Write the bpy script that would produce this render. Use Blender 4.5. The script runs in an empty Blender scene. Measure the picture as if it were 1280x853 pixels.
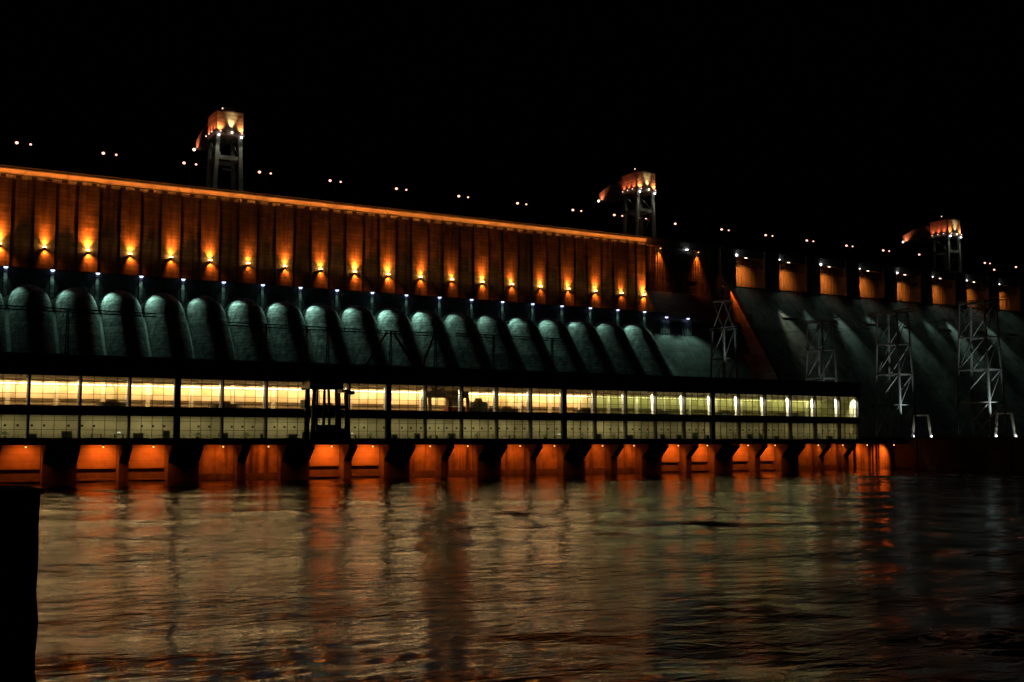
import bpy, math, random
import numpy as np
from mathutils import Vector
random.seed(7)
S = bpy.context.scene
COL = S.collection

# ------------------------------------------------------------------ camera, world, moonlight, exposure
CAM_Y, CAM_Z = -303.3, 10.14
cd = bpy.data.cameras.new('camera'); cam = bpy.data.objects.new('camera', cd); COL.objects.link(cam)
cd.sensor_fit = 'HORIZONTAL'; cd.sensor_width = 36.0; cd.lens = 36.0*1437/1280
cd.clip_start = 0.1; cd.clip_end = 6000
th, pt = 1.0419, 0.087
fwd = Vector((math.cos(th)*math.cos(pt), math.sin(th)*math.cos(pt), math.sin(pt)))
cam.location = (0, CAM_Y, CAM_Z)
cam.rotation_euler = fwd.to_track_quat('-Z', 'Y').to_euler()
S.camera = cam

w = bpy.data.worlds.new('World'); S.world = w; w.use_nodes = True
nt = w.node_tree; bg = nt.nodes['Background']
sky = nt.nodes.new('ShaderNodeTexSky'); sky.sky_type = 'NISHITA'; sky.sun_disc = False
sky.sun_elevation = math.radians(-4); sky.sun_rotation = math.radians(200)
nt.links.new(sky.outputs[0], bg.inputs[0]); bg.inputs[1].default_value = 0.004
sd = bpy.data.lights.new('moon', 'SUN'); sd.energy = 0.0015; sd.angle = math.radians(0.5); sd.color = (1, .96, .9)
so = bpy.data.objects.new('moon', sd); COL.objects.link(so); so.rotation_euler = (math.radians(50), 0, math.radians(-30))
V = S.view_settings; V.view_transform = 'Standard'; V.look = 'None'; V.exposure = 0.0; V.gamma = 1.0; V.use_curve_mapping = False
S.cycles.use_denoising = True
S.cycles.max_bounces = 6; S.cycles.diffuse_bounces = 3; S.cycles.glossy_bounces = 3
S.cycles.transparent_max_bounces = 24; S.cycles.sample_clamp_indirect = 4.0
S.cycles.caustics_reflective = False; S.cycles.caustics_refractive = False

# ------------------------------------------------------------------ materials
def mat(name, base=(.3,.3,.3), rough=.85, metal=0.0, var=.25, scale=.3, bump=.0, bands=0.0, band_h=1.5, stain=0.0, stain_col=(.12,.06,.03), stain_sx=.5, slope_rot=0.0, cell=5.0, rnd=0.0):
    m = bpy.data.materials.new(name); m.use_nodes = True
    n, l = m.node_tree.nodes, m.node_tree.links
    p = n['Principled BSDF']; p.inputs['Roughness'].default_value = rough; p.inputs['Metallic'].default_value = metal
    tc = n.new('ShaderNodeTexCoord'); geo = n.new('ShaderNodeNewGeometry')
    pos = geo.outputs['Position']
    if slope_rot:
        mp = n.new('ShaderNodeMapping'); mp.vector_type = 'POINT'; mp.inputs['Rotation'].default_value = (slope_rot, 0, 0)
        l.new(pos, mp.inputs[0]); pos = mp.outputs[0]
    a = n.new('ShaderNodeTexNoise'); a.inputs['Scale'].default_value = scale; a.inputs['Detail'].default_value = 8; a.inputs['Roughness'].default_value = .62
    l.new(pos, a.inputs['Vector'])
    r = n.new('ShaderNodeMapRange'); r.inputs[1].default_value = .3; r.inputs[2].default_value = .7
    r.inputs[3].default_value = 1-var; r.inputs[4].default_value = 1+var
    l.new(a.outputs['Fac'], r.inputs[0])
    val = r.outputs[0]
    def mul(x, y):
        q = n.new('ShaderNodeMath'); q.operation = 'MULTIPLY'; l.new(x, q.inputs[0]); l.new(y, q.inputs[1]); return q.outputs[0]
    if bands:                                     # formwork lift lines, each course with its own tone
        sx = n.new('ShaderNodeSeparateXYZ'); l.new(pos, sx.inputs[0])
        dv = n.new('ShaderNodeMath'); dv.operation = 'DIVIDE'; l.new(sx.outputs[2], dv.inputs[0]); dv.inputs[1].default_value = band_h
        fr = n.new('ShaderNodeMath'); fr.operation = 'FRACT'; l.new(dv.outputs[0], fr.inputs[0])
        lt = n.new('ShaderNodeMath'); lt.operation = 'LESS_THAN'; l.new(fr.outputs[0], lt.inputs[0]); lt.inputs[1].default_value = .16
        mr = n.new('ShaderNodeMapRange'); mr.inputs[3].default_value = 1; mr.inputs[4].default_value = 1-bands; l.new(lt.outputs[0], mr.inputs[0])
        val = mul(val, mr.outputs[0])
        fl = n.new('ShaderNodeMath'); fl.operation = 'FLOOR'; l.new(dv.outputs[0], fl.inputs[0])
        fx = n.new('ShaderNodeMath'); fx.operation = 'DIVIDE'; l.new(sx.outputs[0], fx.inputs[0]); fx.inputs[1].default_value = cell
        fx2 = n.new('ShaderNodeMath'); fx2.operation = 'FLOOR'; l.new(fx.outputs[0], fx2.inputs[0])
        cb = n.new('ShaderNodeCombineXYZ'); l.new(fx2.outputs[0], cb.inputs[0]); l.new(fl.outputs[0], cb.inputs[1])
        wn = n.new('ShaderNodeTexWhiteNoise'); wn.noise_dimensions = '2D'; l.new(cb.outputs[0], wn.inputs['Vector'])
        mr2 = n.new('ShaderNodeMapRange'); mr2.inputs[3].default_value = 1-bands*.7; mr2.inputs[4].default_value = 1+bands*.5; l.new(wn.outputs[0], mr2.inputs[0])
        val = mul(val, mr2.outputs[0])
    if rnd:
        oi = n.new('ShaderNodeObjectInfo'); mo = n.new('ShaderNodeMapRange'); mo.inputs[3].default_value = 1-rnd; mo.inputs[4].default_value = 1+rnd*.4
        l.new(oi.outputs['Random'], mo.inputs[0]); val = mul(val, mo.outputs[0])
    rgb = n.new('ShaderNodeMix'); rgb.data_type = 'RGBA'; rgb.blend_type = 'MULTIPLY'; rgb.inputs[0].default_value = 1
    rgb.inputs[6].default_value = (*base, 1); l.new(val, rgb.inputs[7])
    out = rgb.outputs[2]
    if stain:                                     # run-off streaks: noise stretched along the fall line
        mp = n.new('ShaderNodeMapping'); mp.inputs['Scale'].default_value = (stain_sx, stain_sx, .04); l.new(pos, mp.inputs[0])
        b = n.new('ShaderNodeTexNoise'); b.inputs['Scale'].default_value = 1.0; b.inputs['Detail'].default_value = 5; l.new(mp.outputs[0], b.inputs['Vector'])
        mr = n.new('ShaderNodeMapRange'); mr.inputs[1].default_value = .48; mr.inputs[2].default_value = .66; mr.inputs[4].default_value = stain; l.new(b.outputs['Fac'], mr.inputs[0])
        mx = n.new('ShaderNodeMix'); mx.data_type = 'RGBA'; l.new(mr.outputs[0], mx.inputs[0]); l.new(out, mx.inputs[6]); mx.inputs[7].default_value = (*stain_col, 1)
        out = mx.outputs[2]
    l.new(out, p.inputs['Base Color'])
    if bump:
        bp = n.new('ShaderNodeBump'); bp.inputs['Strength'].default_value = 1; bp.inputs['Distance'].default_value = bump
        c2 = n.new('ShaderNodeTexNoise'); c2.inputs['Scale'].default_value = 1.1; c2.inputs['Detail'].default_value = 6; l.new(pos, c2.inputs['Vector'])
        l.new(c2.outputs['Fac'], bp.inputs['Height']); l.new(bp.outputs[0], p.inputs['Normal'])
    return m
def glow(name, col, strength):
    m = bpy.data.materials.new(name); m.use_nodes = True; p = m.node_tree.nodes['Principled BSDF']
    p.inputs['Base Color'].default_value = (.1,.1,.1,1); p.inputs['Emission Color'].default_value = (*col, 1); p.inputs['Emission Strength'].default_value = strength
    return m
M = {}
M['wall'] = mat('dam_concrete', (.34,.32,.29), bands=.35, band_h=1.5, var=.4, scale=.18, stain=.7, stain_col=(.10,.09,.08), bump=.05, rnd=.25)
M['cornice'] = mat('cornice_concrete', (.42,.40,.36), var=.18, scale=.2, stain=.3, stain_col=(.2,.18,.16), stain_sx=.2)
M['body'] = mat('mass_concrete', (.26,.26,.25), bands=.2, band_h=3.0, var=.35, scale=.1, stain=.5, stain_col=(.1,.1,.1), bump=.06)
M['spill'] = mat('spillway_concrete', (.27,.28,.27), var=.45, scale=.08, stain=.75, stain_col=(.07,.075,.075), stain_sx=.22, bump=.06)
M['pipe'] = mat('penstock_concrete', (.34,.36,.35), bands=.5, band_h=1.3, var=.8, scale=.5, stain=.65, stain_col=(.09,.11,.11), stain_sx=.45, bump=.18, cell=90.0, rnd=.4)
M['stained'] = mat('shade_darkened_concrete', (.07,.07,.068), var=.4, scale=.3, stain=.5, stain_col=(.03,.03,.03), bump=.04)  # bench shade put into the base colour, with some stain streaks
M['deck'] = mat('deck_concrete', (.16,.155,.15), var=.3, scale=.4, bump=.03)
M['pier'] = mat('pier_concrete', (.2,.19,.18), var=.35, scale=.3, stain=.5, stain_col=(.08,.07,.06), bump=.04)
M['gate'] = mat('gate_concrete', (.40,.38,.35), var=.2, scale=.35, bands=.12, band_h=1.7, bump=.03)
M['gate_stained'] = mat('stained_gate_concrete', (.36,.33,.30), var=.35, scale=.35, stain=.92, stain_col=(.07,.05,.045), stain_sx=.55, bump=.03)
M['steel'] = mat('dark_painted_steel', (.035,.036,.04), rough=.5, metal=.3, var=.2, scale=2)
M['grey_steel'] = mat('grey_galvanised_steel', (.30,.31,.31), rough=.5, metal=.5, var=.25, scale=1)
M['crane'] = mat('crane_paint', (.42,.40,.36), rough=.55, var=.22, scale=.7, bands=.25, band_h=1.4, stain=.4, stain_col=(.16,.11,.08))
M['leg'] = mat('crane_leg_paint', (.22,.23,.19), rough=.6, var=.25, scale=.8)
M['mull'] = mat('window_frame_steel', (.05,.045,.04), rough=.6, var=.2, scale=2)
M['fascia'] = mat('roof_fascia', (.05,.05,.05), rough=.8, var=.3, scale=.5)
M['hall'] = mat('hall_wall_plaster', (.72,.66,.52), rough=.9, var=.08, scale=.3)
M['hall_green'] = mat('hall_wall_green_plaster', (.44,.44,.24), rough=.9, var=.12, scale=.3)
M['white'] = mat('white_column_paint', (.8,.78,.70), rough=.7, var=.05, scale=.5)
M['gallery'] = mat('gallery_wall_paint', (.46,.42,.27), rough=.9, var=.12, scale=.4)
M['floor'] = mat('hall_floor', (.3,.27,.22), rough=.4, var=.2, scale=.5)
M['dark'] = mat('dark_vent', (.02,.018,.015), rough=.9, var=.2)
M['earth'] = mat('embankment_stone', (.09,.085,.08), var=.5, scale=.5, bump=.15)
M['wood'] = mat('weathered_post', (.05,.045,.04), var=.5, scale=6, stain=.6, stain_col=(.02,.02,.02), stain_sx=14, bump=.03)
M['cabinet'] = mat('cabinet_grey_green', (.14,.17,.11), rough=.6, var=.2)
M['cabinet_b'] = mat('cabinet_brown', (.12,.08,.05), rough=.6, var=.2)
M['leaf'] = mat('house_plant_leaf', (.06,.13,.03), rough=.6, var=.4, scale=3)
M['yellow'] = mat('yellow_brown_crane_paint', (.30,.20,.09), rough=.6, var=.3, scale=1.5)
M['red'] = mat('red_machine_paint', (.30,.05,.03), rough=.6, var=.3, scale=1.5)
M['gatesteel'] = mat('spillway_gate_steel', (.42,.34,.28), rough=.7, var=.2, scale=.5, stain=.25, stain_col=(.16,.08,.05), stain_sx=.7)
M['wire'] = mat('conductor_wire', (.06,.06,.06), rough=.5, metal=.6)
M['L_orange'] = glow('sodium_lamp_lens', (1,.40,.08), 45)
M['L_blue'] = glow('mercury_lamp_lens', (.5,.58,1), 2.6)
M['L_pink'] = glow('street_lamp_globe', (1,.40,.29), 2.8)
M['L_white'] = glow('white_flood_lens', (.95,.97,1), 8)
M['L_warm'] = glow('warm_flood_lens', (1,.72,.5), 4)
M['L_red'] = glow('reddish_flood_lens', (1,.5,.35), 2.5)
M['L_hall'] = glow('hall_luminaire_tube', (1,.93,.72), 5)
M['L_hall2'] = glow('yellow_hall_luminaire_tube', (.95,.95,.35), 1.6)
M['L_draft'] = glow('draft_bay_lamp', (1,.4,.1), 4)
M['screen'] = glow('lit_desk_lamp', (.8,1,.75), .8)

def glass():
    m = bpy.data.materials.new('window_glass'); m.use_nodes = True; n, l = m.node_tree.nodes, m.node_tree.links
    n.remove(n['Principled BSDF']); o = n['Material Output']
    t = n.new('ShaderNodeBsdfTransparent'); oi = n.new('ShaderNodeObjectInfo'); cr = n.new('ShaderNodeMix'); cr.data_type = 'RGBA'; cr.inputs[6].default_value = (.84,.83,.74,1); cr.inputs[7].default_value = (.98,.98,.96,1); l.new(oi.outputs['Random'], cr.inputs[0]); l.new(cr.outputs[2], t.inputs[0])
    g = n.new('ShaderNodeBsdfGlossy'); g.inputs['Roughness'].default_value = .08
    lw = n.new('ShaderNodeLayerWeight'); lw.inputs[0].default_value = .5
    pw = n.new('ShaderNodeMath'); pw.operation = 'POWER'; l.new(lw.outputs['Facing'], pw.inputs[0]); pw.inputs[1].default_value = 5
    f = n.new('ShaderNodeMapRange'); f.inputs[3].default_value = .04; f.inputs[4].default_value = 1.0; l.new(pw.outputs[0], f.inputs[0])
    mx = n.new('ShaderNodeMixShader'); l.new(f.outputs[0], mx.inputs[0]); l.new(t.outputs[0], mx.inputs[1]); l.new(g.outputs[0], mx.inputs[2]); l.new(mx.outputs[0], o.inputs[0])
    return m
M['glass'] = glass()

def water():
    m = bpy.data.materials.new('river_water'); m.use_nodes = True; n, l = m.node_tree.nodes, m.node_tree.links
    p = n['Principled BSDF']; p.inputs['Base Color'].default_value = (.012,.012,.008,1); p.inputs['Roughness'].default_value = .08; p.inputs['IOR'].default_value = 1.333; p.inputs['Specular Tint'].default_value = (1,.84,.58,1)
    geo = n.new('ShaderNodeNewGeometry')
    def noise(sc, det, rough, stretch):
        mp = n.new('ShaderNodeMapping'); mp.inputs['Scale'].default_value = stretch; mp.inputs['Rotation'].default_value = (0,0,math.radians(24)); l.new(geo.outputs['Position'], mp.inputs[0])
        a = n.new('ShaderNodeTexNoise'); a.inputs['Scale'].default_value = sc; a.inputs['Detail'].default_value = det; a.inputs['Roughness'].default_value = rough
        a.inputs['Distortion'].default_value = .6
        l.new(mp.outputs[0], a.inputs['Vector']); return a.outputs['Fac']
    big = noise(.16, 3, .5, (.7,1.3,1)); small = noise(.42, 5, .55, (.75,1.3,1)); amp = noise(.035, 4, .6, (.5,1.2,1))
    mr = n.new('ShaderNodeMapRange'); mr.inputs[1].default_value = .38; mr.inputs[2].default_value = .62; mr.inputs[3].default_value = .6; mr.inputs[4].default_value = 1.5; l.new(amp, mr.inputs[0])
    m1 = n.new('ShaderNodeMath'); m1.operation = 'MULTIPLY'; l.new(small, m1.inputs[0]); m1.inputs[1].default_value = .12
    m2 = n.new('ShaderNodeMath'); m2.operation = 'MULTIPLY'; l.new(m1.outputs[0], m2.inputs[0]); l.new(mr.outputs[0], m2.inputs[1])
    m3 = n.new('ShaderNodeMath'); m3.operation = 'MULTIPLY_ADD'; l.new(big, m3.inputs[0]); m3.inputs[1].default_value = .10; l.new(m2.outputs[0], m3.inputs[2])
    bp = n.new('ShaderNodeBump'); bp.inputs['Strength'].default_value = 1; bp.inputs['Distance'].default_value = 1.0
    l.new(m3.outputs[0], bp.inputs['Height']); l.new(bp.outputs[0], p.inputs['Normal'])
    return m
M['water'] = water()

# ------------------------------------------------------------------ helpers
def origin(o):
    v = Vector((0,0,0))
    while o is not None: v += o.location; o = o.parent
    return v
def tag(o, label=None, cat=None, group=None, kind=None):
    if label: o['label'] = label
    if cat: o['category'] = cat
    if group: o['group'] = group
    if kind: o['kind'] = kind
    return o
def empty(name, loc, label, cat, group=None):
    o = bpy.data.objects.new(name, None); o.location = loc; o.empty_display_size = 1; COL.objects.link(o)
    return tag(o, label, cat, group)
class MB:
    def __init__(s): s.v = []; s.f = []; s.smooth = False
    def add(s, vs, fs):
        k = len(s.v); s.v += [tuple(a) for a in vs]; s.f += [tuple(i+k for i in f) for f in fs]; return s
    def box(s, x0, x1, y0, y1, z0, z1):
        return s.add([(x0,y0,z0),(x1,y0,z0),(x1,y1,z0),(x0,y1,z0),(x0,y0,z1),(x1,y0,z1),(x1,y1,z1),(x0,y1,z1)],
                     [(3,2,1,0),(4,5,6,7),(0,1,5,4),(1,2,6,5),(2,3,7,6),(3,0,4,7)])
    def prism(s, prof, x0, x1):                  # prof: (y,z) outline
        n = len(prof)
        a = sum(prof[i][0]*prof[(i+1)%n][1]-prof[(i+1)%n][0]*prof[i][1] for i in range(n))
        if a < 0: prof = prof[::-1]
        vs = [(x0,y,z) for y,z in prof]+[(x1,y,z) for y,z in prof]
        return s.add(vs, [tuple(range(n))[::-1], tuple(range(n,2*n))]+[(i,(i+1)%n,(i+1)%n+n,i+n) for i in range(n)])
    def bar(s, p, q, wd, dp=None):
        p, q = Vector(p), Vector(q); d = (q-p).normalized(); dp = dp or wd
        a = d.cross(Vector((0,0,1)) if abs(d.z) < .95 else Vector((0,1,0))).normalized(); b = d.cross(a)
        vs = []
        for e in (p, q):
            for i, j in ((-1,-1),(1,-1),(1,1),(-1,1)): vs.append(e+a*i*wd/2+b*j*dp/2)
        return s.add(vs, [(0,1,2,3),(7,6,5,4),(0,4,5,1),(1,5,6,2),(2,6,7,3),(3,7,4,0)])
    def cyl(s, p, q, r0, r1=None, n=12):
        p, q = Vector(p), Vector(q); r1 = r0 if r1 is None else r1; d = (q-p).normalized()
        a = d.cross(Vector((0,0,1)) if abs(d.z) < .95 else Vector((0,1,0))).normalized(); b = d.cross(a)
        vs = [p+(a*math.cos(t)+b*math.sin(t))*r0 for t in [2*math.pi*i/n for i in range(n)]]+[q+(a*math.cos(t)+b*math.sin(t))*r1 for t in [2*math.pi*i/n for i in range(n)]]
        return s.add(vs, [tuple(range(n)), tuple(range(n,2*n))[::-1]]+[(i,i+n,(i+1)%n+n,(i+1)%n) for i in range(n)])
    def ball(s, c, r, n=10, m=6, sz=1.0):
        c = Vector(c); vs = [c+Vector((0,0,r*sz))]
        for j in range(1, m):
            for i in range(n):
                ph = math.pi*j/m; t = 2*math.pi*i/n; vs.append(c+Vector((r*math.sin(ph)*math.cos(t), r*math.sin(ph)*math.sin(t), r*sz*math.cos(ph))))
        vs.append(c-Vector((0,0,r*sz))); fs = [(0,1+i,1+(i+1)%n) for i in range(n)]
        for j in range(m-2):
            for i in range(n): fs.append((1+j*n+i,1+(j+1)*n+i,1+(j+1)*n+(i+1)%n,1+j*n+(i+1)%n))
        L = len(vs)-1; fs += [(L,1+(m-2)*n+(i+1)%n,1+(m-2)*n+i) for i in range(n)]
        return s.add(vs, fs)
    def mesh(s, name, m, o=Vector((0,0,0))):
        me = bpy.data.meshes.new(name); me.from_pydata([tuple(Vector(a)-o) for a in s.v], [], s.f)
        me.materials.append(m if not isinstance(m, str) else M[m]); me.update()
        if s.smooth:
            for p in me.polygons: p.use_smooth = True
        return me
    def build(s, name, m, parent=None, kind=None):
        """geometry given in world coordinates"""
        o = bpy.data.objects.new(name, s.mesh(name, m, origin(parent) if parent else Vector((0,0,0))))
        o.parent = parent; COL.objects.link(o)
        if kind: o['kind'] = kind
        return o
def inst(name, me, loc, parent=None):            # loc in world coordinates
    o = bpy.data.objects.new(name, me); o.parent = parent; o.location = Vector(loc)-(origin(parent) if parent else Vector((0,0,0)))
    COL.objects.link(o); return o
def BOX(*a): return MB().box(*a)
LD = {}
def light(kind, loc, parent, power, col, target=None, size=60, blend=.6, radius=.2, dims=(1,1), key=None):
    k = (key, kind, power, tuple(col), size, blend, radius, dims)
    d = LD.get(k)
    if d is None:
        d = bpy.data.lights.new('lamp_light', kind); d.energy = power; d.color = col
        if kind == 'SPOT': d.spot_size = math.radians(size); d.spot_blend = blend
        if kind == 'AREA': d.shape = 'RECTANGLE'; d.size, d.size_y = dims
        else: d.shadow_soft_size = radius
        LD[k] = d
    o = bpy.data.objects.new('lamp_light', d); o.parent = parent; o.location = Vector(loc)-(origin(parent) if parent else Vector((0,0,0)))
    if target is not None: o.rotation_euler = (Vector(target)-Vector(loc)).to_track_quat('-Z', 'Y').to_euler()
    COL.objects.link(o); return o

ORD = 'first second third fourth fifth sixth seventh eighth ninth tenth eleventh twelfth thirteenth fourteenth fifteenth sixteenth seventeenth eighteenth nineteenth twentieth'.split()
ORD += ['twenty-'+w_ for w_ in ORD[:9]]+['thirtieth']+['thirty-'+w_ for w_ in ORD[:9]]+['fortieth']+['forty-'+w_ for w_ in ORD[:9]]
ORANGE = (1.0,.155,.012); SLOPEC = (.62,1.0,.78); AMBER = (1.0,.29,.045); RED = (1.0,.125,.008); TEAL = (.50,1.0,.78); WHITE = (1,.95,.85); WARM = (1,.85,.6)

# ------------------------------------------------------------------ setting: ground, water, banks
tag(BOX(-2500,3500,-2500,3500,-9,-8).build('ground', 'earth'), kind='structure')
NX, NY = 620, 300
X0, X1, Y0, Y1 = -140., 760., -299., 92.
xs, ys = np.linspace(X0,X1,NX), np.linspace(Y0,Y1,NY); gx, gy = np.meshgrid(xs,ys); gz = np.zeros_like(gx)
rg = np.random.default_rng(3)
for i in range(70):
    lam = 5*(6.0**rg.random()); a = rg.normal(math.radians(75),.75); k = 2*math.pi/lam
    gz += .0016*lam*np.sin(k*(gx*math.cos(a)+gy*math.sin(a))+rg.random()*6.28)
mod = .65+.45*np.sin(gx*.021+1.3*np.sin(gy*.017))*np.sin(gy*.045+.8*np.sin(gx*.013)+2.1)
gz *= np.clip(mod,.25,1.2)
me = bpy.data.meshes.new('river'); vv = np.stack([gx,gy,gz],-1).reshape(-1,3)
idx = np.arange(NX*NY).reshape(NY,NX); q = np.stack([idx[:-1,:-1],idx[:-1,1:],idx[1:,1:],idx[1:,:-1]],-1).reshape(-1,4)
me.from_pydata(vv.tolist(), [], q.tolist()); me.materials.append(M['water']); me.shade_smooth()
riv = bpy.data.objects.new('river', me); COL.objects.link(riv); tag(riv, kind='structure')
tag(BOX(-120,140,CAM_Y-60,CAM_Y+4.9,-8,8.4).build('riverbank', 'earth'), kind='structure')
# dividing embankment between tailrace and spillway, and the quay joining it to the powerhouse
e = MB().prism([(-190,-8),(-190,11.6),(70,11.6),(70,-8)], 346, 384)
for k in range(26): e.box(342.6+.3*(k%2), 346.5, -190+k*9.9, -190+k*9.9+9.6, -8, 10.9+.1*(k%3))
tag(e.build('embankment', 'earth'), kind='structure')

# ------------------------------------------------------------------ the dam
SL = .8
dam = empty('concrete_dam', (330,110,-8), 'huge concrete gravity dam with lit upper wall, rows of penstocks and spillway bays', 'dam')
def face_y(z, y0=119.5, z0=60): return y0+SL*(z-z0)
prof = [(154,-7),(154,106.9),(137,106.9),(137,68.8),(119.5,68.8),(119.5,60),(face_y(-7),-7)]
MB().prism(prof, -30, 330).build('dam_body', 'body', dam)
prof2 = [(154,-7),(154,106.9),(139,106.9),(139,79),(119.5+15,79),(face_y(-7),-7)]
MB().prism([(154,-7),(154,106.9),(139,106.9),(139,82),(135,82),(face_y(58),58),(face_y(-7),-7)], 330, 375).build('dam_body', 'body', dam)
# spillway block: slope from (136,88)
spf = lambda z: 136+SL*(z-88)
MB().prism([(154,-7),(154,107),(143.5,107),(143.5,88),(136,88),(spf(-7),-7)], 375.2, 690).build('spillway_face', 'spill', dam)
# upper wall panels: a lit pier panel under each floodlight, recessed panels between, slots at the joints
OX = [46.26+15*k for k in range(-2,19)]
pan_a = MB(); pan_a.box(-3.58,3.58,-.9,.6,0,36.5); pan_a.box(-.18,.18,-1.05,-.9,0,36.5)
pan_b = BOX(-3.56,3.56,-.55,.6,0,36.5)
pam, pbm = pan_a.mesh('wall_panel','wall'), pan_b.mesh('wall_panel','wall')
for x in OX:
    inst('wall_panel', pam, (x,136.9,68.9), dam)
    if x < 316: inst('wall_panel', pbm, (x+7.5,136.9,68.9), dam)
BOX(320.3,325.4,136.35,137.5,68.9,105.4).build('wall_panel','wall',dam); BOX(326,330.8,136,139.2,68.9,105.4).build('wall_panel','wall',dam)
# inclined cornice in lengths of 15 m, with parapet on top
cpro = [(137.2,105.52),(136.2,105.6),(134.6,106.85),(134.6,107.2),(137.2,107.2)]
for k in range(-2,19):
    x = 38.76+15*k; MB().prism(cpro, x+.03, x+14.97 if k < 18 else x+12).build('cornice','cornice',dam)
MB().prism(cpro, 320.8, 331).build('cornice','cornice',dam)
vm = BOX(-.9,.9,-.12,.3,-.5,.5).mesh('drain_vent','dark')
for k in range(57):
    x = 36.5+5.16*k; inst('drain_vent', vm, (x,135.85,104.6), dam)
par = MB().box(-30,331,134.8,135.1,107.2,108.1); par.build('parapet','body',dam)
BOX(331,690,136.2,136.7,107,108.2).build('parapet','body',dam)
BOX(331,690,136.8,154.2,105.2,106.98).build('crest_road','deck',dam)
# penstocks: concrete-cased round pipes bending down the face
dn = Vector((0,-SL,-1)).normalized(); nm = Vector((0,-1,SL)).normalized()
path = []
R = 9.0; ang = math.atan2(1,SL); c0 = Vector((0,119.0,57.0-R))
for i in range(3): path.append(Vector((0,123-2*i,57.0)))
for i in range(1,8):
    a = ang*i/7; path.append(Vector((0,119-R*math.sin(a),57.0-R+R*math.cos(a))))
last = path[-1]; ln = (last.z+4)/(-dn.z)
for i in range(1,25): path.append(last+dn*ln*i/24)
def tube(path, r, n=28):
    b = MB(); b.smooth = True
    for i, p in enumerate(path):
        d = (path[min(i+1,len(path)-1)]-path[max(i-1,0)]).normalized(); u = Vector((1,0,0)); v = d.cross(u)
        for j in range(n): t = 2*math.pi*j/n; b.v.append(tuple(p+u*r*math.cos(t)+v*r*math.sin(t)))
    for i in range(len(path)-1):
        for j in range(n): b.f.append((i*n+j,i*n+(j+1)%n,(i+1)*n+(j+1)%n,(i+1)*n+j))
    return b
pm = tube(path, 6.8).mesh('penstock','pipe')
rp = [p for p in path[6::3]]
rings = MB()
PX = [46.86+15*k for k in range(19)]
for k in range(-1,18):
    o = inst('penstock', pm, (54.36+15*k,0,0), dam)
# parapet walls of the bench between the penstocks and small piers carrying the lamps
for x in PX: BOX(x-.6,x+.6,118.7,119.6,58,69.6).build('lamp_pier','pipe',dam)
bench = MB().box(-30,330,119.2,119.5,68.8,69.6); BOX(-30,330,119.25,119.48,59.5,68.78).build('bench_shade_face','stained',dam); bench.build('bench_parapet','stained',dam)  # dark facing and parapet colour stand in for shade on the bench
# plain section right of the lit wall: recessed fluted panels
for x0, x1 in ((333,348.5),(357,371.5)):
    b = BOX(x0,x1,138.4,139,82,104.3)
    n = 11
    for i in range(n+1): xx = x0+(x1-x0)*i/n; b.box(xx-.25,xx+.25,137.9,138.4,82,104.3)
    b.build('fluted_panel','wall',dam)
for x0, x1 in ((331,333),(348.5,357),(371.5,375)): BOX(x0,x1,137.2,139,82.05,104.3).build('pilaster','body',dam)
BOX(331,375,136.4,139,104.35,107).build('crest_beam','body',dam)
BOX(330.2,375,119.3,134,66,67.2).build('bench_slab','body',dam)
for x in (328.9,341.6):
    b = BOX(x-2.6,x+2.6,118.9,119.5,57.8,66)
    for i in range(5): b.box(x-2.6+i*1.3-.15,x-2.6+i*1.3+.15,118.5,118.9,54,66)
    b.build('lamp_pier','pipe',dam)
BOX(352,358,131,134,86,87.4).build('stair_landing','body',dam)
for i in range(5): BOX(353+i*.9,353.25+i*.9,132,132.3,82,86).build('landing_post','pier',dam)
# training wall at the spillway's left side
MB().prism([(137,92.6),(132,92.6),(face_y(10)-2.2-4,10),(face_y(10)+6,10),(137,79)], 375.0, 378.2).build('training_wall','wall',dam)
MB().prism([(137,90.6),(133,90.6),(face_y(10)-2-4,10),(face_y(10)+6,10),(137,79)], 612, 615.2).build('training_wall','wall',dam)
# spillway bays: piers, recessed gates with ribs, top beam, sill
SX = [386.5+29.1*k for k in range(9)]
pier_me = MB().prism([(144,107),(134.6,107),(134.6,84),(spf(72)-.5,72),(spf(72)+4,72),(144,88)], -9.6, 0).mesh('spillway_pier','body')
g = MB().prism([(142.8,88.2),(142.0,91),(141.8,95),(142.1,99),(142.8,102),(143.4,102),(143.4,88.2)], .02, 19.45)
for i in range(9): g.prism([(142.1,88.2),(141.6,91),(141.4,95),(141.7,99),(142.4,102),(142.85,102),(142.1,95),(142.8,88.2)], .8+i*2.2, 1.05+i*2.2)
gate_me = g.mesh('spillway_gate','gatesteel')
gr = MB()
for i in range(20): gr.box(.4+i*.98,.62+i*.98,137.0,137.2,98.6,103)
gr.box(.02,19.45,136.9,137.3,98.3,98.6)
grille_me = gr.mesh('grille','steel')
beam_me = BOX(.02,19.45,135.6,139,103,106.9).mesh('bridge_beam','body')
sill_me = BOX(.02,19.45,135.4,136.6,86.6,88.0).mesh('sill','wall')
for x in SX:
    inst('spillway_pier', pier_me, (x,0,0), dam); inst('spillway_gate', gate_me, (x,0,0), dam); inst('grille', grille_me, (x,0,0), dam)
    inst('bridge_beam', beam_me, (x,0,0), dam); inst('sill', sill_me, (x,0,0), dam)

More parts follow.
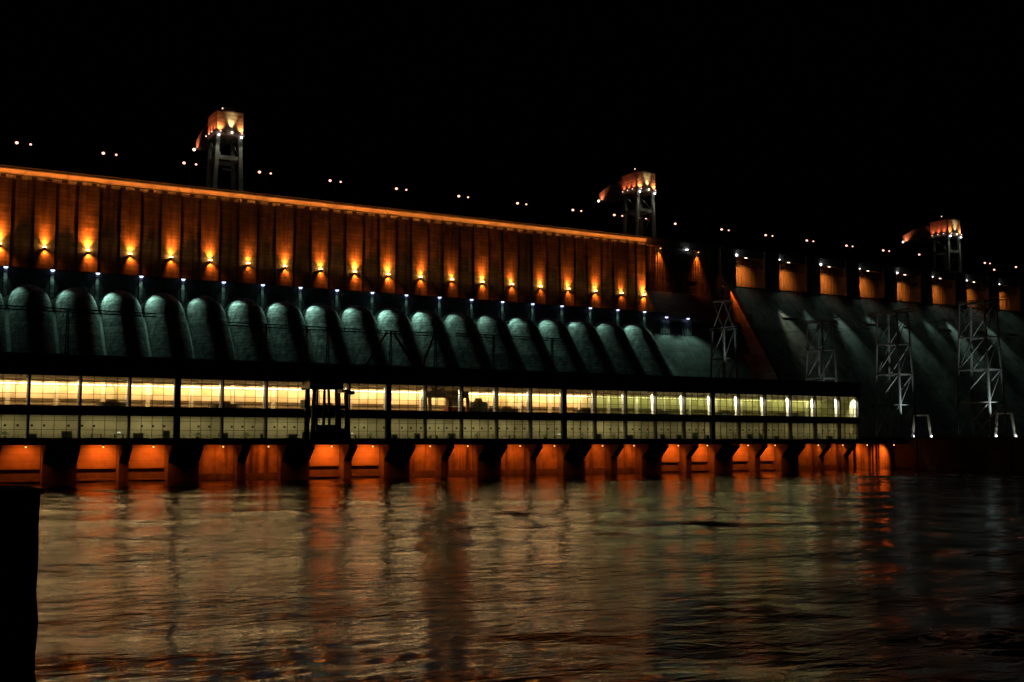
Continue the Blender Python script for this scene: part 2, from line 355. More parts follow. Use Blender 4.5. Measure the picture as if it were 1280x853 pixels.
# ------------------------------------------------------------------ dam lamps
def lamp_thing(name, loc, label, group, lens, lens_r=.45, cat='floodlight', flat=False):
    t = empty(name, loc, label, cat, group)
    return t
flood = {}
def flood_parts(t, loc, lens, r, up=1, wall_dy=2.2):
    """housing, bracket to the wall behind, lens"""
    key = (lens, r, up, wall_dy)
    if key not in flood:
        h = MB(); h.cyl((0,0,-.35*up),(0,0,.12*up),.28*r/.45,.5*r/.45,10)
        br = MB(); br.bar((0,0,-.3*up),(0,wall_dy,-.3*up),.16); br.bar((0,wall_dy*.4,-.3*up),(0,wall_dy,-1.0*up),.1)
        le = MB().ball((0,0,.16*up),r,10,6,.7); le.smooth = True
        flood[key] = (h.mesh('housing','steel'), br.mesh('bracket','steel'), le.mesh('lens',lens))
    a, b, c = flood[key]
    inst('housing', a, loc, t); inst('bracket', b, loc, t); inst('lens', c, loc, t)
G1 = 'orange floodlights along the upper wall'
for i, x in enumerate([329.2]+OX[::-1]):
    if x < 16: continue
    loc = (x,135.1,79.5)
    t = empty('floodlight', loc, 'orange uplight washing the high dam wall, '+ORD[i]+' from the corner where the lit wall ends', 'floodlight', G1)
    flood_parts(t, loc, 'L_orange', .7, 1, .95)
    jit = random.choice((.45,.8,1.0,1.0,1.2,1.5))*random.uniform(.9,1.1); ax = random.uniform(-.8,.8)
    light('SPOT', (x,135.15,80.4), t, 12500*jit, ORANGE, (x+ax*.3,135.8,82.2), 92, 1.0, .12)     # wash round the lamp
    light('SPOT', (x,134.95,80.4), t, 12500*jit, ORANGE, (x+ax*.5,135.95,87), 44, 1.0, .12)      # main beam
    light('SPOT', (x,134.75,80.4), t, 3000*jit, ORANGE, (x+ax,136.0,95), 20, 1.0, .12)          # long throw
    light('SPOT', (x,134.95,78.75), t, 2600*jit, ORANGE, (x+.4,136,77.3), 100, 1.0, .12)          # spill below
for k in range(-1,20):  # strip lights added to brighten the cornice band evenly
    xa = 38.76+15*k; xb = xa+15 if k < 19 else 331
    loc = ((xa+xb)/2,133.7,104.9)
    t = empty('added_cornice_light', loc, 'added strip light under the orange dam cornice, '+ORD[19-k]+' from the end of the lit wall', 'strip light', 'added strip lights under the dam cornice')
    BOX(xa+.4,xb-.4,133.55,133.85,104.75,104.87).build('trough','steel',t)
    for q in (.1,.5,.9): xx = xa+(xb-xa)*q; MB().bar((xx,133.7,104.8),(xx,136.1,104.1),.08).build('bracket','steel',t)
    light('AREA', loc, t, 330*(xb-xa)/15, AMBER, (loc[0],135.3,106.3), dims=(xb-xa-.9,.2))
G2 = 'blue-white lamps above the penstocks'
for i, x in enumerate(PX):
    loc = (x,118.35,69.5)
    t = empty('penstock_lamp', loc, 'small blue-white lamp beside the penstocks, '+ORD[18-i]+' from the barred niches' if i < 18 else 'small blue-white lamp beside the very last penstock before the barred niches', 'lamp', G2)
    flood_parts(t, loc, 'L_blue', .78, -1, .6)
    light('SPOT', (x,118.25,68.75), t, 15000*random.choice((.55,.8,1,1.2,1.5)), TEAL, (x+(2.9 if i < 18 else -2.5),103,47), 50, 1.0, .2)
    light('SPOT', (x,117.5,68.9), t, 420, TEAL, (x,118.75,64.5), 46, 1.0, .2)
for x, nm_ in ((328.9,''),(341.6,'')):
    loc = (x,117.6,67.6)
    t = empty('bench_lamp', loc, 'blue-white lamp over the barred niche '+('next to the last penstock' if x < 335 else 'farther from the last penstock'), 'lamp', 'lamps over the barred niches')
    flood_parts(t, loc, 'L_blue', .8, -1, 1.2)
    light('SPOT', (x,116.6,67.2), t, 2500, TEAL, (x,112,58), 110, .7, .2)
    light('SPOT', (x,115.0,66.6), t, 4200, TEAL, (x+6,92,36), 34, 1, .2)
for x in (340.5,364):
    loc = (x,136.6,103.6)
    t = empty('panel_downlight', loc, 'orange downlight at the head of the fluted panel '+('beside the lit wall corner' if x < 350 else 'beside the spillway'), 'floodlight', 'downlights over the fluted panels')
    flood_parts(t, loc, 'L_draft', .35, -1, 1.2)
    light('SPOT', (x,136.5,102.8), t, 9500, ORANGE, (x,138.6,97), 62, .9, .2)
t = empty('security_lamp', (356.5,136.2,103.6), 'bright blue-white lamp on the pilaster between two fluted panels', 'lamp'); flood_parts(t, (356.5,136.2,103.6), 'L_white', .7, 1, .9)
G3 = 'floodlights at the spillway bays'
for i, x in enumerate(SX[:8]):
    loc = (x+.6,134.9,103.4-.12*i)
    t = empty('spillway_floodlight', loc, 'white floodlight beside the orange gate niche of the '+ORD[i]+' spillway bay from the lit wall', 'floodlight', G3)
    flood_parts(t, loc, 'L_white', (.85,.55,.85,.5,.8,.55,.75,.6)[i], 1, .8)
    light('SPOT', (x+6.0,133.8,97.0), t, 4600*(1.15,1.1,1.05,.9,.9,.9,.8,.9)[i], AMBER, (x+6.5,142,94), 120, .7, .3)
    light('SPOT', (x+.6,133.6,102), t, 1500, SLOPEC, (x+9,100,44), 95, 1, .3)
    if i < 7:
        l2 = (x+6.6,134.9,102.6)
        t2 = empty('spillway_lamp', l2, 'flat pinkish lamp over the gate of the '+ORD[i]+' spillway bay from the lit wall', 'lamp', 'flat lamps over the spillway gates')
        b = BOX(l2[0]-.9,l2[0]+.9,134.6,135.1,102.45,102.8).build('housing','steel',t2); BOX(l2[0]-.85,l2[0]+.85,134.5,134.6,102.4,102.75).build('lens','L_warm' if i%3 else 'L_warm',t2)
        BOX(l2[0]-.1,l2[0]+.1,135.1,135.7,102.5,102.8).build('bracket','steel',t2)
        light('SPOT', (l2[0],134.6,102.3), t2, 500, ORANGE, (l2[0],136,88), 70, 1, .3)
# training wall flood and slope floods
loc = (371.5,127.5,86)
t = empty('training_wall_floodlight', loc, 'orange floodlight on a mast aimed at the sloping training wall', 'floodlight'); flood_parts(t, loc, 'L_draft', .12, 1, 2.0)
BOX(371.3,371.7,127.3,127.7,62,86).build('mast','steel',t)
light('SPOT', (371.5,127.3,86), t, 26000, RED, (375,120,80), 75, .9, .2)
loc = (609,127.5,88)
t = empty('training_wall_floodlight', loc, 'orange floodlight aimed at the far training wall beyond the last spillway bay', 'floodlight'); flood_parts(t, loc, 'L_draft', .12, 1, 2.0)
BOX(608.8,609.2,127.3,127.7,70,88).build('mast','steel',t)
light('SPOT', (609,127.3,88), t, 50000, RED, (612,118,78), 75, .9, .2)
for i, (x, zt, pw) in enumerate(sorted(((407.5,50,1.0),(446,46,.8),(492.5,48,1.1),(533.5,54,1.1),(425,62,.3),(470,64,.25),(515,62,.25),(566,60,.5)))):
    z = 84; yf = spf(z); loc = (x,yf-3.0,z+2.6)
    t = empty('slope_floodlight', loc, 'small greenish floodlight at the spillway lip, '+ORD[i]+' from the lit training wall', 'floodlight', 'floodlights at the spillway lip')
    BOX(x-.3,x+.3,yf-3.3,yf-2.7,z+2.3,z+2.9).build('housing','steel',t); MB().bar((x,yf-2.9,z+2.4),(x,yf+.3,z-.2),.15).build('bracket','steel',t)
    light('SPOT', (x,yf-3.5,z+2.4), t, 21000*pw, (.85,1,.68) if x < 420 else SLOPEC, (x,spf(zt),zt), 34, 1, .8)

# ------------------------------------------------------------------ crest street lamps
def mast_lamp(x, two=True, z=107, h=11.6):
    cr = min((128.8,333.6,556.7), key=lambda c_: abs(c_-x)); side = 'dam-middle' if x > cr else 'near'
    allx = sorted([q_ for q_ in LAMPX if min((128.8,333.6,556.7), key=lambda c_: abs(c_-q_)) == cr and (q_ > cr) == (x > cr)], key=lambda q_: abs(q_-cr))
    where = ORD[allx.index(x)]+' on the '+('spillway' if x > cr else 'penstock')+' side of the '+{128.8:'crane above the wall middle',333.6:'crane above the wall end',556.7:'crane above the spillway'}[cr]
    t = empty('street_lamp', (x,143,z), ('double street lamp, ' if two else 'single street lamp, ')+where, 'street lamp', 'double street lamps along the dam crest' if two else 'single-headed street lamps on the dam crest')
    inst('pole', ML['pole'], (x,143,z), t); inst('arm', ML['arm'], (x,143,z), t)
    for s in ((-1,1) if two else (-1,)):
        o = inst('lamp_globe', ML['big' if s < 0 else 'small'], (x+s*2.35,143,z+h), t)
pb = MB().cyl((0,0,0),(0,0,11.3),.16,.1,8); ab = MB().bar((-2.35,0,11.5),(0,0,11.1),.12); ab.bar((0,0,11.1),(2.35,0,11.5),.12)
bb = MB().ball((0,0,0),.62,10,6,.8); bb.smooth = True; sb = MB().ball((0,0,0),.45,10,6,.8); sb.smooth = True
ML = dict(pole=pb.mesh('pole','steel'), arm=ab.mesh('arm','steel'), big=bb.mesh('lamp_globe','L_pink'), small=sb.mesh('lamp_globe','L_pink'))
LAMPX = [54+30.3*k for k in range(9)]+[320.2,334.5,387.1,417,446.3,475.9,504.7,591.6,357.2,534.2,620.6,600]
for x in LAMPX[:11]: mast_lamp(x)
for i, x in enumerate([387.1,417,446.3,475.9,504.7,591.6]): mast_lamp(x, True, 106.2-.22*i)
for x, z in ((357.2,106.3),(534.2,105.4),(620.6,104.8),(600,101.6)): mast_lamp(x, False, z)

# ------------------------------------------------------------------ gantry cranes on the crest
def gantry(x0, z0, label, dim=1.0, n=0):
    t = empty('gantry_crane', (x0+5,146,z0), label, 'crane', 'gantry cranes on the dam crest')
    Z = lambda a: z0+a
    b = BOX(x0-.2,x0+10.4,138,151,Z(25),Z(33.4))
    b.build('machine_house','crane',t)
    lines = MB()
    for i in range(6): lines.box(x0-.26,x0+10.46,137.94,151.06,Z(25.6+i*1.45),Z(25.72+i*1.45))
    lines.build('cladding_rib','crane',t)
    MB().prism([(151.1,Z(25)),(151.1,Z(31.8)),(163,Z(31.2)),(172,Z(28.6)),(172,Z(25))], x0+.6, x0+9.6).build('jib','crane',t)
    BOX(x0-.6,x0+10.8,137.5,152,Z(23.6),Z(24.98)).build('main_girder','crane',t)
    for yy in (139,149):
        for xx, s in ((x0+.6,-1),(x0+9.4,1)):
            MB().bar((xx,yy,Z(23.6)),(xx+s*.9,yy+(-.2 if yy < 145 else .2),Z(1.2)),1.5,1.3).build('leg','leg',t)
            BOX(xx+s*.9-1.3,xx+s*.9+1.3,yy-.8,yy+.8,Z(.02),Z(1.25)).build('bogie','steel',t)
        c = BOX(x0+1.2,x0+8.8,yy-.45,yy+.45,Z(14),Z(15.6))
        c.prism([(yy-.4,Z(15.6)),(yy+.4,Z(15.6)),(yy+.4,Z(17)),(yy-.4,Z(17))], x0+1.2, x0+1.7); c.build('cross_beam','leg',t)
    for xx in (x0+.4,x0+9.6): BOX(xx-.35,xx+.35,140,148.4,Z(14.2),Z(15.4)).build('side_beam','leg',t)
    for xx in (x0+.4,x0+9.6):
        MB().bar((xx,139.3,Z(15)),(xx,148.7,Z(23.2)),.3).build('brace','leg',t); MB().bar((xx,148.9,Z(2)),(xx,139.5,Z(14.4)),.3).build('brace','leg',t)
    ld = MB()
    for s_ in (-.25,.25): ld.bar((x0+10.6,140+s_,Z(1)),(x0+9.9,140+s_,Z(24)),.08)
    for q_ in range(24): ld.bar((x0+10.6-.03*q_,139.75,Z(1.2+q_*.95)),(x0+10.6-.03*q_,140.25,Z(1.2+q_*.95)),.06)
    ld.build('ladder','steel',t)
    hr = MB()
    for q_ in range(8): hr.bar((x0-.2+1.5*q_,138.1,Z(33.4)),(x0-.2+1.5*q_,138.1,Z(34.5)),.08)
    hr.bar((x0-.2,138.1,Z(34.5)),(x0+10.3,138.1,Z(34.5)),.08); hr.build('handrail','steel',t)
    BOX(x0+2.5,x0+8,141,148,Z(33.42),Z(34.6)).build('winch_housing','crane',t)
    for q_ in (0,1): MB().bar((x0+4+q_*2,139.5,Z(23.5)),(x0+4+q_*2,139.5,Z(10.5)),.09).build('hoist_rope','steel',t)
    BOX(x0+3,x0+7,139.1,139.9,Z(9.7),Z(10.5)).build('lifting_beam','steel',t)
    m = MB().cyl((x0+4.2,146,Z(33.4)),(x0+4.2,146,Z(36.4)),.08,.05,6); m.build('mast','steel',t)
    MB().ball((x0+4.2,146,Z(36.5)),.3).build('beacon','L_red',t)
    # its own floodlights: gold up the end wall, reddish on the side, white down the legs
    def fl(p, lens, r=.35): MB().ball(p,r,8,5).build('floodlight',lens,t)
    fl((x0+5.5,136.6,Z(24.6)),'L_warm',.45); light('SPOT', (x0+5.5,136.5,Z(25.2)), t, 8000*dim, (1,.66,.28), (x0+5.5,138,Z(30)), 50, 1, .15)
    for xx in (x0+1,x0+9.6): fl((xx,136.8,Z(24.7)),'L_red',.3); light('SPOT', (xx,136.6,Z(25.15)), t, 3000*dim, (1,.3,.08), (xx,138,Z(27)), 90, 1, .15)
    for i, yy in enumerate((140.5,144.5,148.5)):
        fl((x0-1.5,yy,Z(24.9)),'L_red',.28); light('SPOT', (x0-1.6,yy,Z(25.4)), t, 1500*dim, (1,.16,.05), (x0-.2,yy+.6,Z(28.5)), 90, 1, .15)
    fl((x0-.3,171,Z(24.6)),'L_warm',.6); light('SPOT', (x0-1.2,170,Z(24.4)), t, 2600*dim, (1,.2,.07), (x0+.6,169,Z(27)), 90, 1, .15)
    for xx in (x0+.5,x0+9.5):
        fl((xx,137.2,Z(23.2)),'L_white',.4); light('SPOT', (xx,136.7,Z(23.6)), t, 4500*dim, (.95,1,.82), (xx,139,Z(15)), 60, 1, .15)
        light('SPOT', (xx-.8,145,Z(23.3)), t, 200*dim, (.9,1,.8), (xx,149,Z(8)), 70, 1, .15)
gantry(123.6, 107.0, 'tall gantry crane on the dam crest above the middle of the lit wall', 1.0)
gantry(328.4, 107.0, 'gantry crane on the dam crest above the end of the lit wall', .85)
gantry(551.5, 105.6, 'dim gantry crane on the dam crest above the far spillway bays', .75)

# ------------------------------------------------------------------ powerhouse
ph = empty('powerhouse', (170,15,-8), 'long low power station hall with two rows of lit windows, standing in the water', 'building')
ZT, ZB, Z2, Z3, ZR = 26.55, 18.87, 16.77, 10.84, 31.4
MU = [4.07+12*k for k in range(27)]+[325.6]          # bay lines
JO = {76.07,136.07,196.07,256.07,16.07}
BOX(3.5,326.2,-.9,38,ZT,ZR).build('roof','fascia',ph)
BOX(3.2,326.5,-1.3,-.92,ZR-.7,ZR+.35).build('roof_edge','fascia',ph)
BOX(3.5,326,-.5,38,Z2,ZB).build('floor_slab','fascia',ph)
BOX(3.5,326,25.2,38,-7,Z2-.01).build('rear_block','deck',ph)
BOX(3.5,326,25.2,38,ZB+.01,ZT-.01).build('rear_block','deck',ph)
BOX(3.5,224,24.6,25.15,ZB+.02,ZT-.02).build('hall_wall','hall',ph); BOX(224.02,326,24.6,25.15,ZB+.02,ZT-.02).build('hall_wall','hall_green',ph)

BOX(3.5,4.0,0,25.2,Z3,ZT-.02).build('end_wall','fascia',ph); BOX(325.75,326.1,.1,25.2,Z3,ZT-.02).build('end_wall','fascia',ph)
BOX(325.5,325.72,1.9,24.55,ZB+.07,ZT-.14).build('end_wall_lining','hall_green',ph)
BOX(325.5,325.72,1.2,6.95,Z3+.03,Z2-.03).build('end_wall_lining','gallery',ph)
BOX(4.1,325.6,.8,24.5,ZB+.01,ZB+.06).build('hall_floor','floor',ph)
BOX(4.1,325.6,.8,24.5,ZT-.12,ZT-.04).build('hall_ceiling','hall',ph)
BOX(4.1,325.6,7.0,7.4,Z3+.02,Z2-.02).build('gallery_wall','gallery',ph)
BOX(4.1,325.6,24.0,24.5,21.3,21.55).build('crane_rail','cabinet_b',ph); BOX(4.1,325.6,24.1,24.5,19.2,20.0).build('wainscot','cabinet_b',ph)
plm = BOX(-.55,.55,-.9,.0,0,ZT-ZB-.2).mesh('hall_pilaster','white')
wide = BOX(-1.4,1.4,-.5,.0,0,ZT-ZB-.2).mesh('hall_door_panel','gallery')
colm = BOX(-.42,.42,0,1.1,0,ZT-ZB-.1).mesh('hall_column','white'); colm2 = BOX(-.3,.3,0,.6,0,Z2-Z3-.05).mesh('gallery_column','gallery')
mum = BOX(-.3,.3,-.35,.6,0,1).mesh('mullion','mull')
def mullion(x, wd, z0, z1, y0=-.4, y1=.55, name='mullion', par=ph): return BOX(x-wd/2,x+wd/2,y0,y1,z0,z1).build(name,'mull',par)
for i, x in enumerate(MU):
    jn = any(abs(x-j) < .1 for j in JO)
    mullion(x, 1.6 if jn else .5, Z3-.05, ZT+.02, -.55 if jn else -.4, .55)
    if jn: BOX(x-.25,x+.25,-.75,-.56,Z3,ZT).build('joint_cover','fascia',ph)
    inst('hall_column', colm, (x,.75,ZB+.06), ph); inst('gallery_column', colm2, (x,.75,Z3+.03), ph)
    if x > 6: inst('hall_pilaster', plm, (x-2.1,24.6,ZB+.06), ph)
for x in (66.5,188.5): inst('hall_door_panel', wide, (x,24.6,ZB+.06), ph)
rows_u = [ZB,19.95,21.95,24.0,ZT]; rows_l = [Z3,13.0,15.3,Z2]
stuff_u, stuff_l = MB(), MB()
ventm = BOX(-.28,.28,-.1,0,-.28,.28).mesh('wall_vent','dark')
for i in range(len(MU)-1):
    a, b = MU[i], MU[i+1]
    aj = 0.8 if any(abs(a-j) < .1 for j in JO) else .25; bj = 0.8 if any(abs(b-j) < .1 for j in JO) else .25
    a2, b2 = a+aj, b-bj; nc = 4; dx = (b2-a2)/nc
    for nm_, rows, z0, z1 in (('hall_window',rows_u,ZB,ZT),('gallery_window',rows_l,Z3,Z2)):
        f = MB(); f.box(a2,b2,-.12,.12,z0,z0+.14); f.box(a2,b2,-.12,.12,z1-.12,z1)
        for z in rows[1:-1]: f.box(a2+.001,b2-.001,-.1,.1,z-.06,z+.06)
        for c in range(1,nc): f.box(a2+c*dx-.06,a2+c*dx+.06,-.11,.11,z0+.14,z1-.12)
        wdw = f.build(nm_,'mull',ph)
        for r in range(len(rows)-1):
            for c in range(nc):
                x0, x1, za, zb = a2+c*dx+.08, a2+(c+1)*dx-.08, rows[r]+.07, rows[r+1]-.07
                if nm_ == 'hall_window' and r > 0 and a > 27: BOX(x0,x1,-.01,.01,za,zb).build('pane','glass',wdw)
                else: (stuff_u if nm_ == 'hall_window' else stuff_l).box(x0,x1,-.01,.01,za,zb)
    for c in range(4):
        if random.random() < .8: inst('wall_vent', ventm, (a+1.8+c*2.9,7.0,14.1), ph)
stuff_u.v += []; o = stuff_u.build('glazing','glass',ph,'stuff'); o2 = stuff_l.build('gallery_glazing','glass',ph,'stuff')
# hall luminaires: one row of tubes per bay, brighter in the first part of the hall
tube_me = BOX(-.55,.55,-.14,.14,-.16,.16).mesh('tube','L_hall'); tube_me2 = BOX(-.5,.5,-.12,.12,-.14,.14).mesh('tube','L_hall2')
NB = len(MU)-1
for i in range(len(MU)-1):
    a, b = MU[i], MU[i+1]; xc = (a+b)/2; bright = xc < 224
    if i == len(MU)-2: pass
    t = empty('hall_luminaire', (xc,21.5,25.5), ('row of bright white tubes in the cream hall, ' if bright else 'row of small yellow tubes in the olive hall, ')+ORD[NB-1-i]+' bay from the quay end', 'ceiling light', 'bright tube rows in the power station hall' if bright else 'yellow tube rows in the power station hall')
    ZL = 25.3
    BOX(a+.5,b-.5,21.35,21.65,ZL+.2,ZL+.32).build('rail','white',t)
    for s in (a+2,b-2): MB().bar((s,21.5,ZL+.3),(s,21.5,ZT-.13),.06).build('hanger','steel',t)
    n = 8
    for c in range(n): inst('tube', tube_me if bright else tube_me2, (a+.9+(b-a-1.8)*c/(n-1),21.5,ZL), t)
    big_dark = (i == 12 or i == 13)
    if bright:
        light('AREA', (xc,21.9,ZL-.1), t, 830, (1,.57,.21), (xc,24.6,ZL-1.1), dims=(b-a-1,.5))
        light('AREA', (xc,20.6,ZL), t, 420, (1,.60,.25), (xc,12,ZB), dims=(b-a-1,.6))
    else:
        light('AREA', (xc,21.9,ZL-.1), t, 230, (.97,.93,.42), (xc,24.6,ZL-1.4), dims=(b-a-1,.5))
        light('AREA', (xc,20.6,ZL), t, 130, (1,.93,.48), (xc,12,ZB), dims=(b-a-1,.6))
    # column downlight
    cl = empty('column_spotlight', (b-1.6,3.0,ZT-.3), 'ceiling spotlight beside the '+ORD[NB-1-i]+' white window column from the quay end', 'spotlight', 'spotlights beside the hall window columns')
    MB().cyl((b-1.6,3.0,ZT-.13),(b-1.6,3.0,ZT-.45),.16,.2,8).build('housing','white',cl)
    light('SPOT', (b-1.6,2.9,ZT-.5), cl, 1500 if bright else 9000, (1,.93,.75), (b-.2,1.3,22), 95, .8, .12)
    gl = empty('gallery_light', (xc,3.6,Z2-.2), 'dim ceiling tube in the lower gallery, '+ORD[NB-1-i]+' bay from the quay end', 'ceiling light', 'ceiling tubes in the lower gallery')
    BOX(a+2,b-2,3.5,3.7,Z2-.16,Z2-.05).build('housing','white',gl)
    light('AREA', (xc,3.6,Z2-.2), gl, (235,275,215,200)[i%4]*(1 if xc < 230 else .6), (1,.88,.5), (xc,4.6,Z3), dims=(b-a-3,.25))
# cabinets, plants and lamps behind the lower windows
kinds = [('control_cabinet','grey-green control cabinet standing in the lower window gallery','cabinet','cabinet'),('wooden_desk','brown wooden desk standing in the lower window gallery','desk','cabinet_b')]
for i in range(44):
    x = 36+6.5*i+random.uniform(-1.5,1.5)
    if x > 322: break
    y = random.uniform(2.6,4.4); r = random.random()
    if r < .34:
        wd, h = random.uniform(1.2,2.6), random.uniform(1.2,2.1)
        t = empty('control_cabinet', (x,y,Z3+.02), 'grey-green control cabinet', 'cabinet', 'cabinets in the lower gallery')
        BOX(x-wd/2,x+wd/2,y-.4,y+.4,Z3+.14,Z3+h).build('body','cabinet',t); BOX(x-wd/2+.05,x+wd/2-.05,y-.35,y+.35,Z3+.02,Z3+.13).build('plinth','dark',t)
        BOX(x-wd/2+.08,x-.03,y-.44,y-.405,Z3+.25,Z3+h-.1).build('door','cabinet',t); BOX(x+.03,x+wd/2-.08,y-.44,y-.405,Z3+.25,Z3+h-.1).build('door','cabinet',t)
    elif r < .6:
        wd = random.uniform(2,3.4)
        t = empty('wooden_desk', (x,y,Z3+.02), 'brown wooden desk', 'desk', 'desks in the lower gallery')
        BOX(x-wd/2,x+wd/2,y-.5,y+.5,Z3+1.0,Z3+1.1).build('desk_top','cabinet_b',t)
        for s in (-1,1): BOX(x+s*(wd/2-.15)-.1,x+s*(wd/2-.15)+.1,y-.45,y+.45,Z3+.02,Z3+.99).build('leg','cabinet_b',t)
        if random.random() < .6:
            dl = empty('desk_lamp', (x,y,Z3+1.1), 'lit desk lamp on the brown desk', 'lamp', 'lit desk lamps in the lower gallery')
            MB().cyl((x,y,Z3+1.1),(x,y,Z3+1.5),.05,.05,6).build('stem','steel',dl); MB().cyl((x,y,Z3+1.4),(x,y,Z3+1.7),.55,.25,10).build('lamp_shade','screen',dl)
    else:
        t = empty('potted_plant', (x,y,Z3+.02), 'leafy potted plant', 'plant', 'potted plants in the lower gallery')
        MB().cyl((x,y,Z3+.02),(x,y,Z3+.6),.28,.38,10).build('pot','cabinet_b',t)
        lf = MB()
        for k in range(60):
            an, el = random.uniform(0,6.28), random.uniform(-.2,1.4); rr = random.uniform(.4,1.15)
            c = Vector((x+rr*math.cos(an)*math.cos(el),y+.6*rr*math.sin(an)*math.cos(el),Z3+.9+rr*math.sin(el)))
            u = Vector((random.gauss(0,1),random.gauss(0,1),random.gauss(0,1))).normalized(); v = u.orthogonal().normalized()
            lf.add([c-u*.26,c+v*.1,c+u*.26,c-v*.1],[(0,1,2,3)])
        lf.build('foliage','leaf',t,'stuff')
for nm_, ph_ in (('control_cabinet','grey-green control cabinet in the lower gallery, %s cabinet from the quay end'),('wooden_desk','brown wooden desk in the lower gallery, %s desk from the quay end'),('potted_plant','leafy potted plant in the lower gallery, %s plant from the quay end'),('desk_lamp','lit desk lamp in the lower gallery, %s lamp from the quay end')):
    ob = sorted([o_ for o_ in COL.objects if o_.name.split('.')[0] == nm_ and o_.parent is None], key=lambda o_: -o_.location.x)
    for i, o_ in enumerate(ob): o_['label'] = ph_ % ORD[i]
# overhead travelling crane and a generator cover in the hall
t = empty('travelling_crane', (160,12,ZB), 'dark brown overhead travelling crane parked inside the bright turbine hall', 'crane')
for yy in (5,8): BOX(151,165,yy,yy+.9,23.2,25.2).build('girder','yellow',t)
BOX(152.2,156.5,4.6,9.4,25.25,26.2).build('trolley','yellow',t); BOX(158,161,4.8,7,20.6,23.15).build('cab','cabinet_b',t)
for yy in (4.6,9.2):
    for xx in (151.6,164.4): BOX(xx-.5,xx+.5,yy-.3,yy+.3,ZB+.07,23.15).build('leg','yellow',t)
for xx in (153,155,162): MB().bar((xx,6.5,23.2),(xx,6.5,20.9),.2).build('hoist_rope','steel',t)
t = empty('turbine_cover', (168,9,ZB), 'red and olive machine standing on the turbine hall floor beside the travelling crane', 'machine')
MB().cyl((171,10,ZB+.07),(171,10,ZB+3.3),3.2,2.8,24).build('housing','cabinet',t); BOX(159.5,167.5,8,10.5,ZB+.07,ZB+1.7).build('base_frame','red',t)
MB().cyl((171,10,ZB+3.3),(171,10,ZB+4.6),1.4,1.0,16).build('exciter','yellow',t); BOX(174.3,177,8.6,10.6,ZB+.07,ZB+1.5).build('pump_block','red',t)

gcap = MB().cyl((0,0,1.5),(0,0,2.3),1.9,1.5,20).mesh('generator_cap','yellow'); ghou = MB().cyl((0,0,.07),(0,0,1.5),4.2,3.9,28).mesh('generator_housing','cabinet')
grai = MB()
for q_ in range(16):
    a_ = 2*math.pi*q_/16; b_ = 2*math.pi*(q_+1)/16; p_ = Vector((4.4*math.cos(a_),4.4*math.sin(a_),1.4)); r_ = Vector((4.4*math.cos(b_),4.4*math.sin(b_),1.4))
    grai.bar(p_,r_,.08); grai.bar(p_,(p_.x,p_.y,.07),.08)
grai = grai.mesh('guard_rail','red')
for k in range(9):
    x = 302.1-30*k
    if 150 < x < 180: continue
    t = empty('generator_unit', (x,12,ZB), 'round generator unit on the turbine hall floor, '+ORD[k]+' unit from the quay end', 'machine', 'generator units in the turbine hall')
    for nm_, me_ in (('housing',ghou),('cap',gcap),('guard_rail',grai)): inst(nm_, me_, (x,12,ZB), t)
BOX(4.1,325.6,13.5,13.9,25.6,26.3).build('crane_runway_beam','hall',ph)
trm = BOX(-.12,.12,2.4,24.2,ZT-.9,ZT-.5).mesh('roof_truss','hall')
for x in [MU[0]+6+6*k for k in range(53)]: inst('roof_truss', trm, (x,0,0), ph)

# lower structure: deck, draft tube piers, back walls and lamps
BOX(-8,342.5,-8.2,.0,9.25,10.7).build('tailrace_deck','deck',ph)
ra = MB()
for k in range(118): ra.box(-8+3*k-.04,-8+3*k+.04,-7.95,-7.87,10.7,11.7)
ra.box(-8,342.5,-7.96,-7.86,11.62,11.7); ra.box(-8,342.5,-7.95,-7.87,11.15,11.2); ra.build('deck_railing','steel',ph,'stuff')
BOX(-8,326,.05,25,-7,9.24).build('substructure','deck',ph)
pp = [(0.04,-7),(0.04,9.2),(-8,9.2),(-8,8.3),(-5.6,6.2),(-4.2,4.9),(-4.2,-7)]
UC = [62.1+30*k for k in range(-2,9)]
edges = []
for c in UC: edges += [(c-11.0,c-1.15),(c+1.3,c+10.9)]
GATES = {0,2,6,7,-1}
for k, c in zip(range(-2,9), UC):
    MB().prism(pp, c-1.1, c+1.25).build('draft_pier','pier',ph)
    MB().prism(pp, c+10.95, c+18.95 if k < 8 else c+13.6).build('draft_pier','pier',ph)
    for s, (xa, xb) in enumerate(((c-11.0,c-1.15),(c+1.3,c+10.9))):
        raised = k in GATES
        o = BOX(xa+.02,xb-.02,-.9,-.02,3.3 if raised else -6,9.2).build('draft_gate','gate' if raised else 'gate_stained',ph)
        if raised: BOX(xa+.02,xb-.02,-1.5,-.02,.35,.75).build('gate_sill','pier',ph)
        if not raised: BOX(xa+.03,xb-.03,-1.25,-.91,-6,1.7).build('tide_course','pier',ph)
        if c < 20: continue
        xc = (xa+xb)/2+.8; loc = (xc,-5.6,8.7)
        pw = {0:1.3,1:.6,2:1.5,3:.8,4:.75,5:.7,6:1.3,7:1.2,8:.5,-1:.7}.get(k,.8)*random.uniform(.9,1.1)
        if k == 8: loc = (xb-1.5,-5.6,8.2)
        t = empty('draft_bay_lamp', loc, ('orange lamp lighting a raised gate, ' if raised else 'orange lamp lighting a stained wall, ')+ORD[2*(8-k)+1-s]+' draft bay from the quay end', 'lamp', 'lamps over the raised draft gates' if raised else 'lamps over the stained draft bays')
        MB().cyl((loc[0],loc[1],9.24),(loc[0],loc[1],8.9),.12,.25,8).build('housing','steel',t); MB().ball((loc[0],loc[1],8.75),.2,8,5).build('lens','L_draft',t)
        light('SPOT', (loc[0],-5.7,8.5), t, round(2600*pw), RED, (loc[0],-.9,4.6), 132, .8, .25)
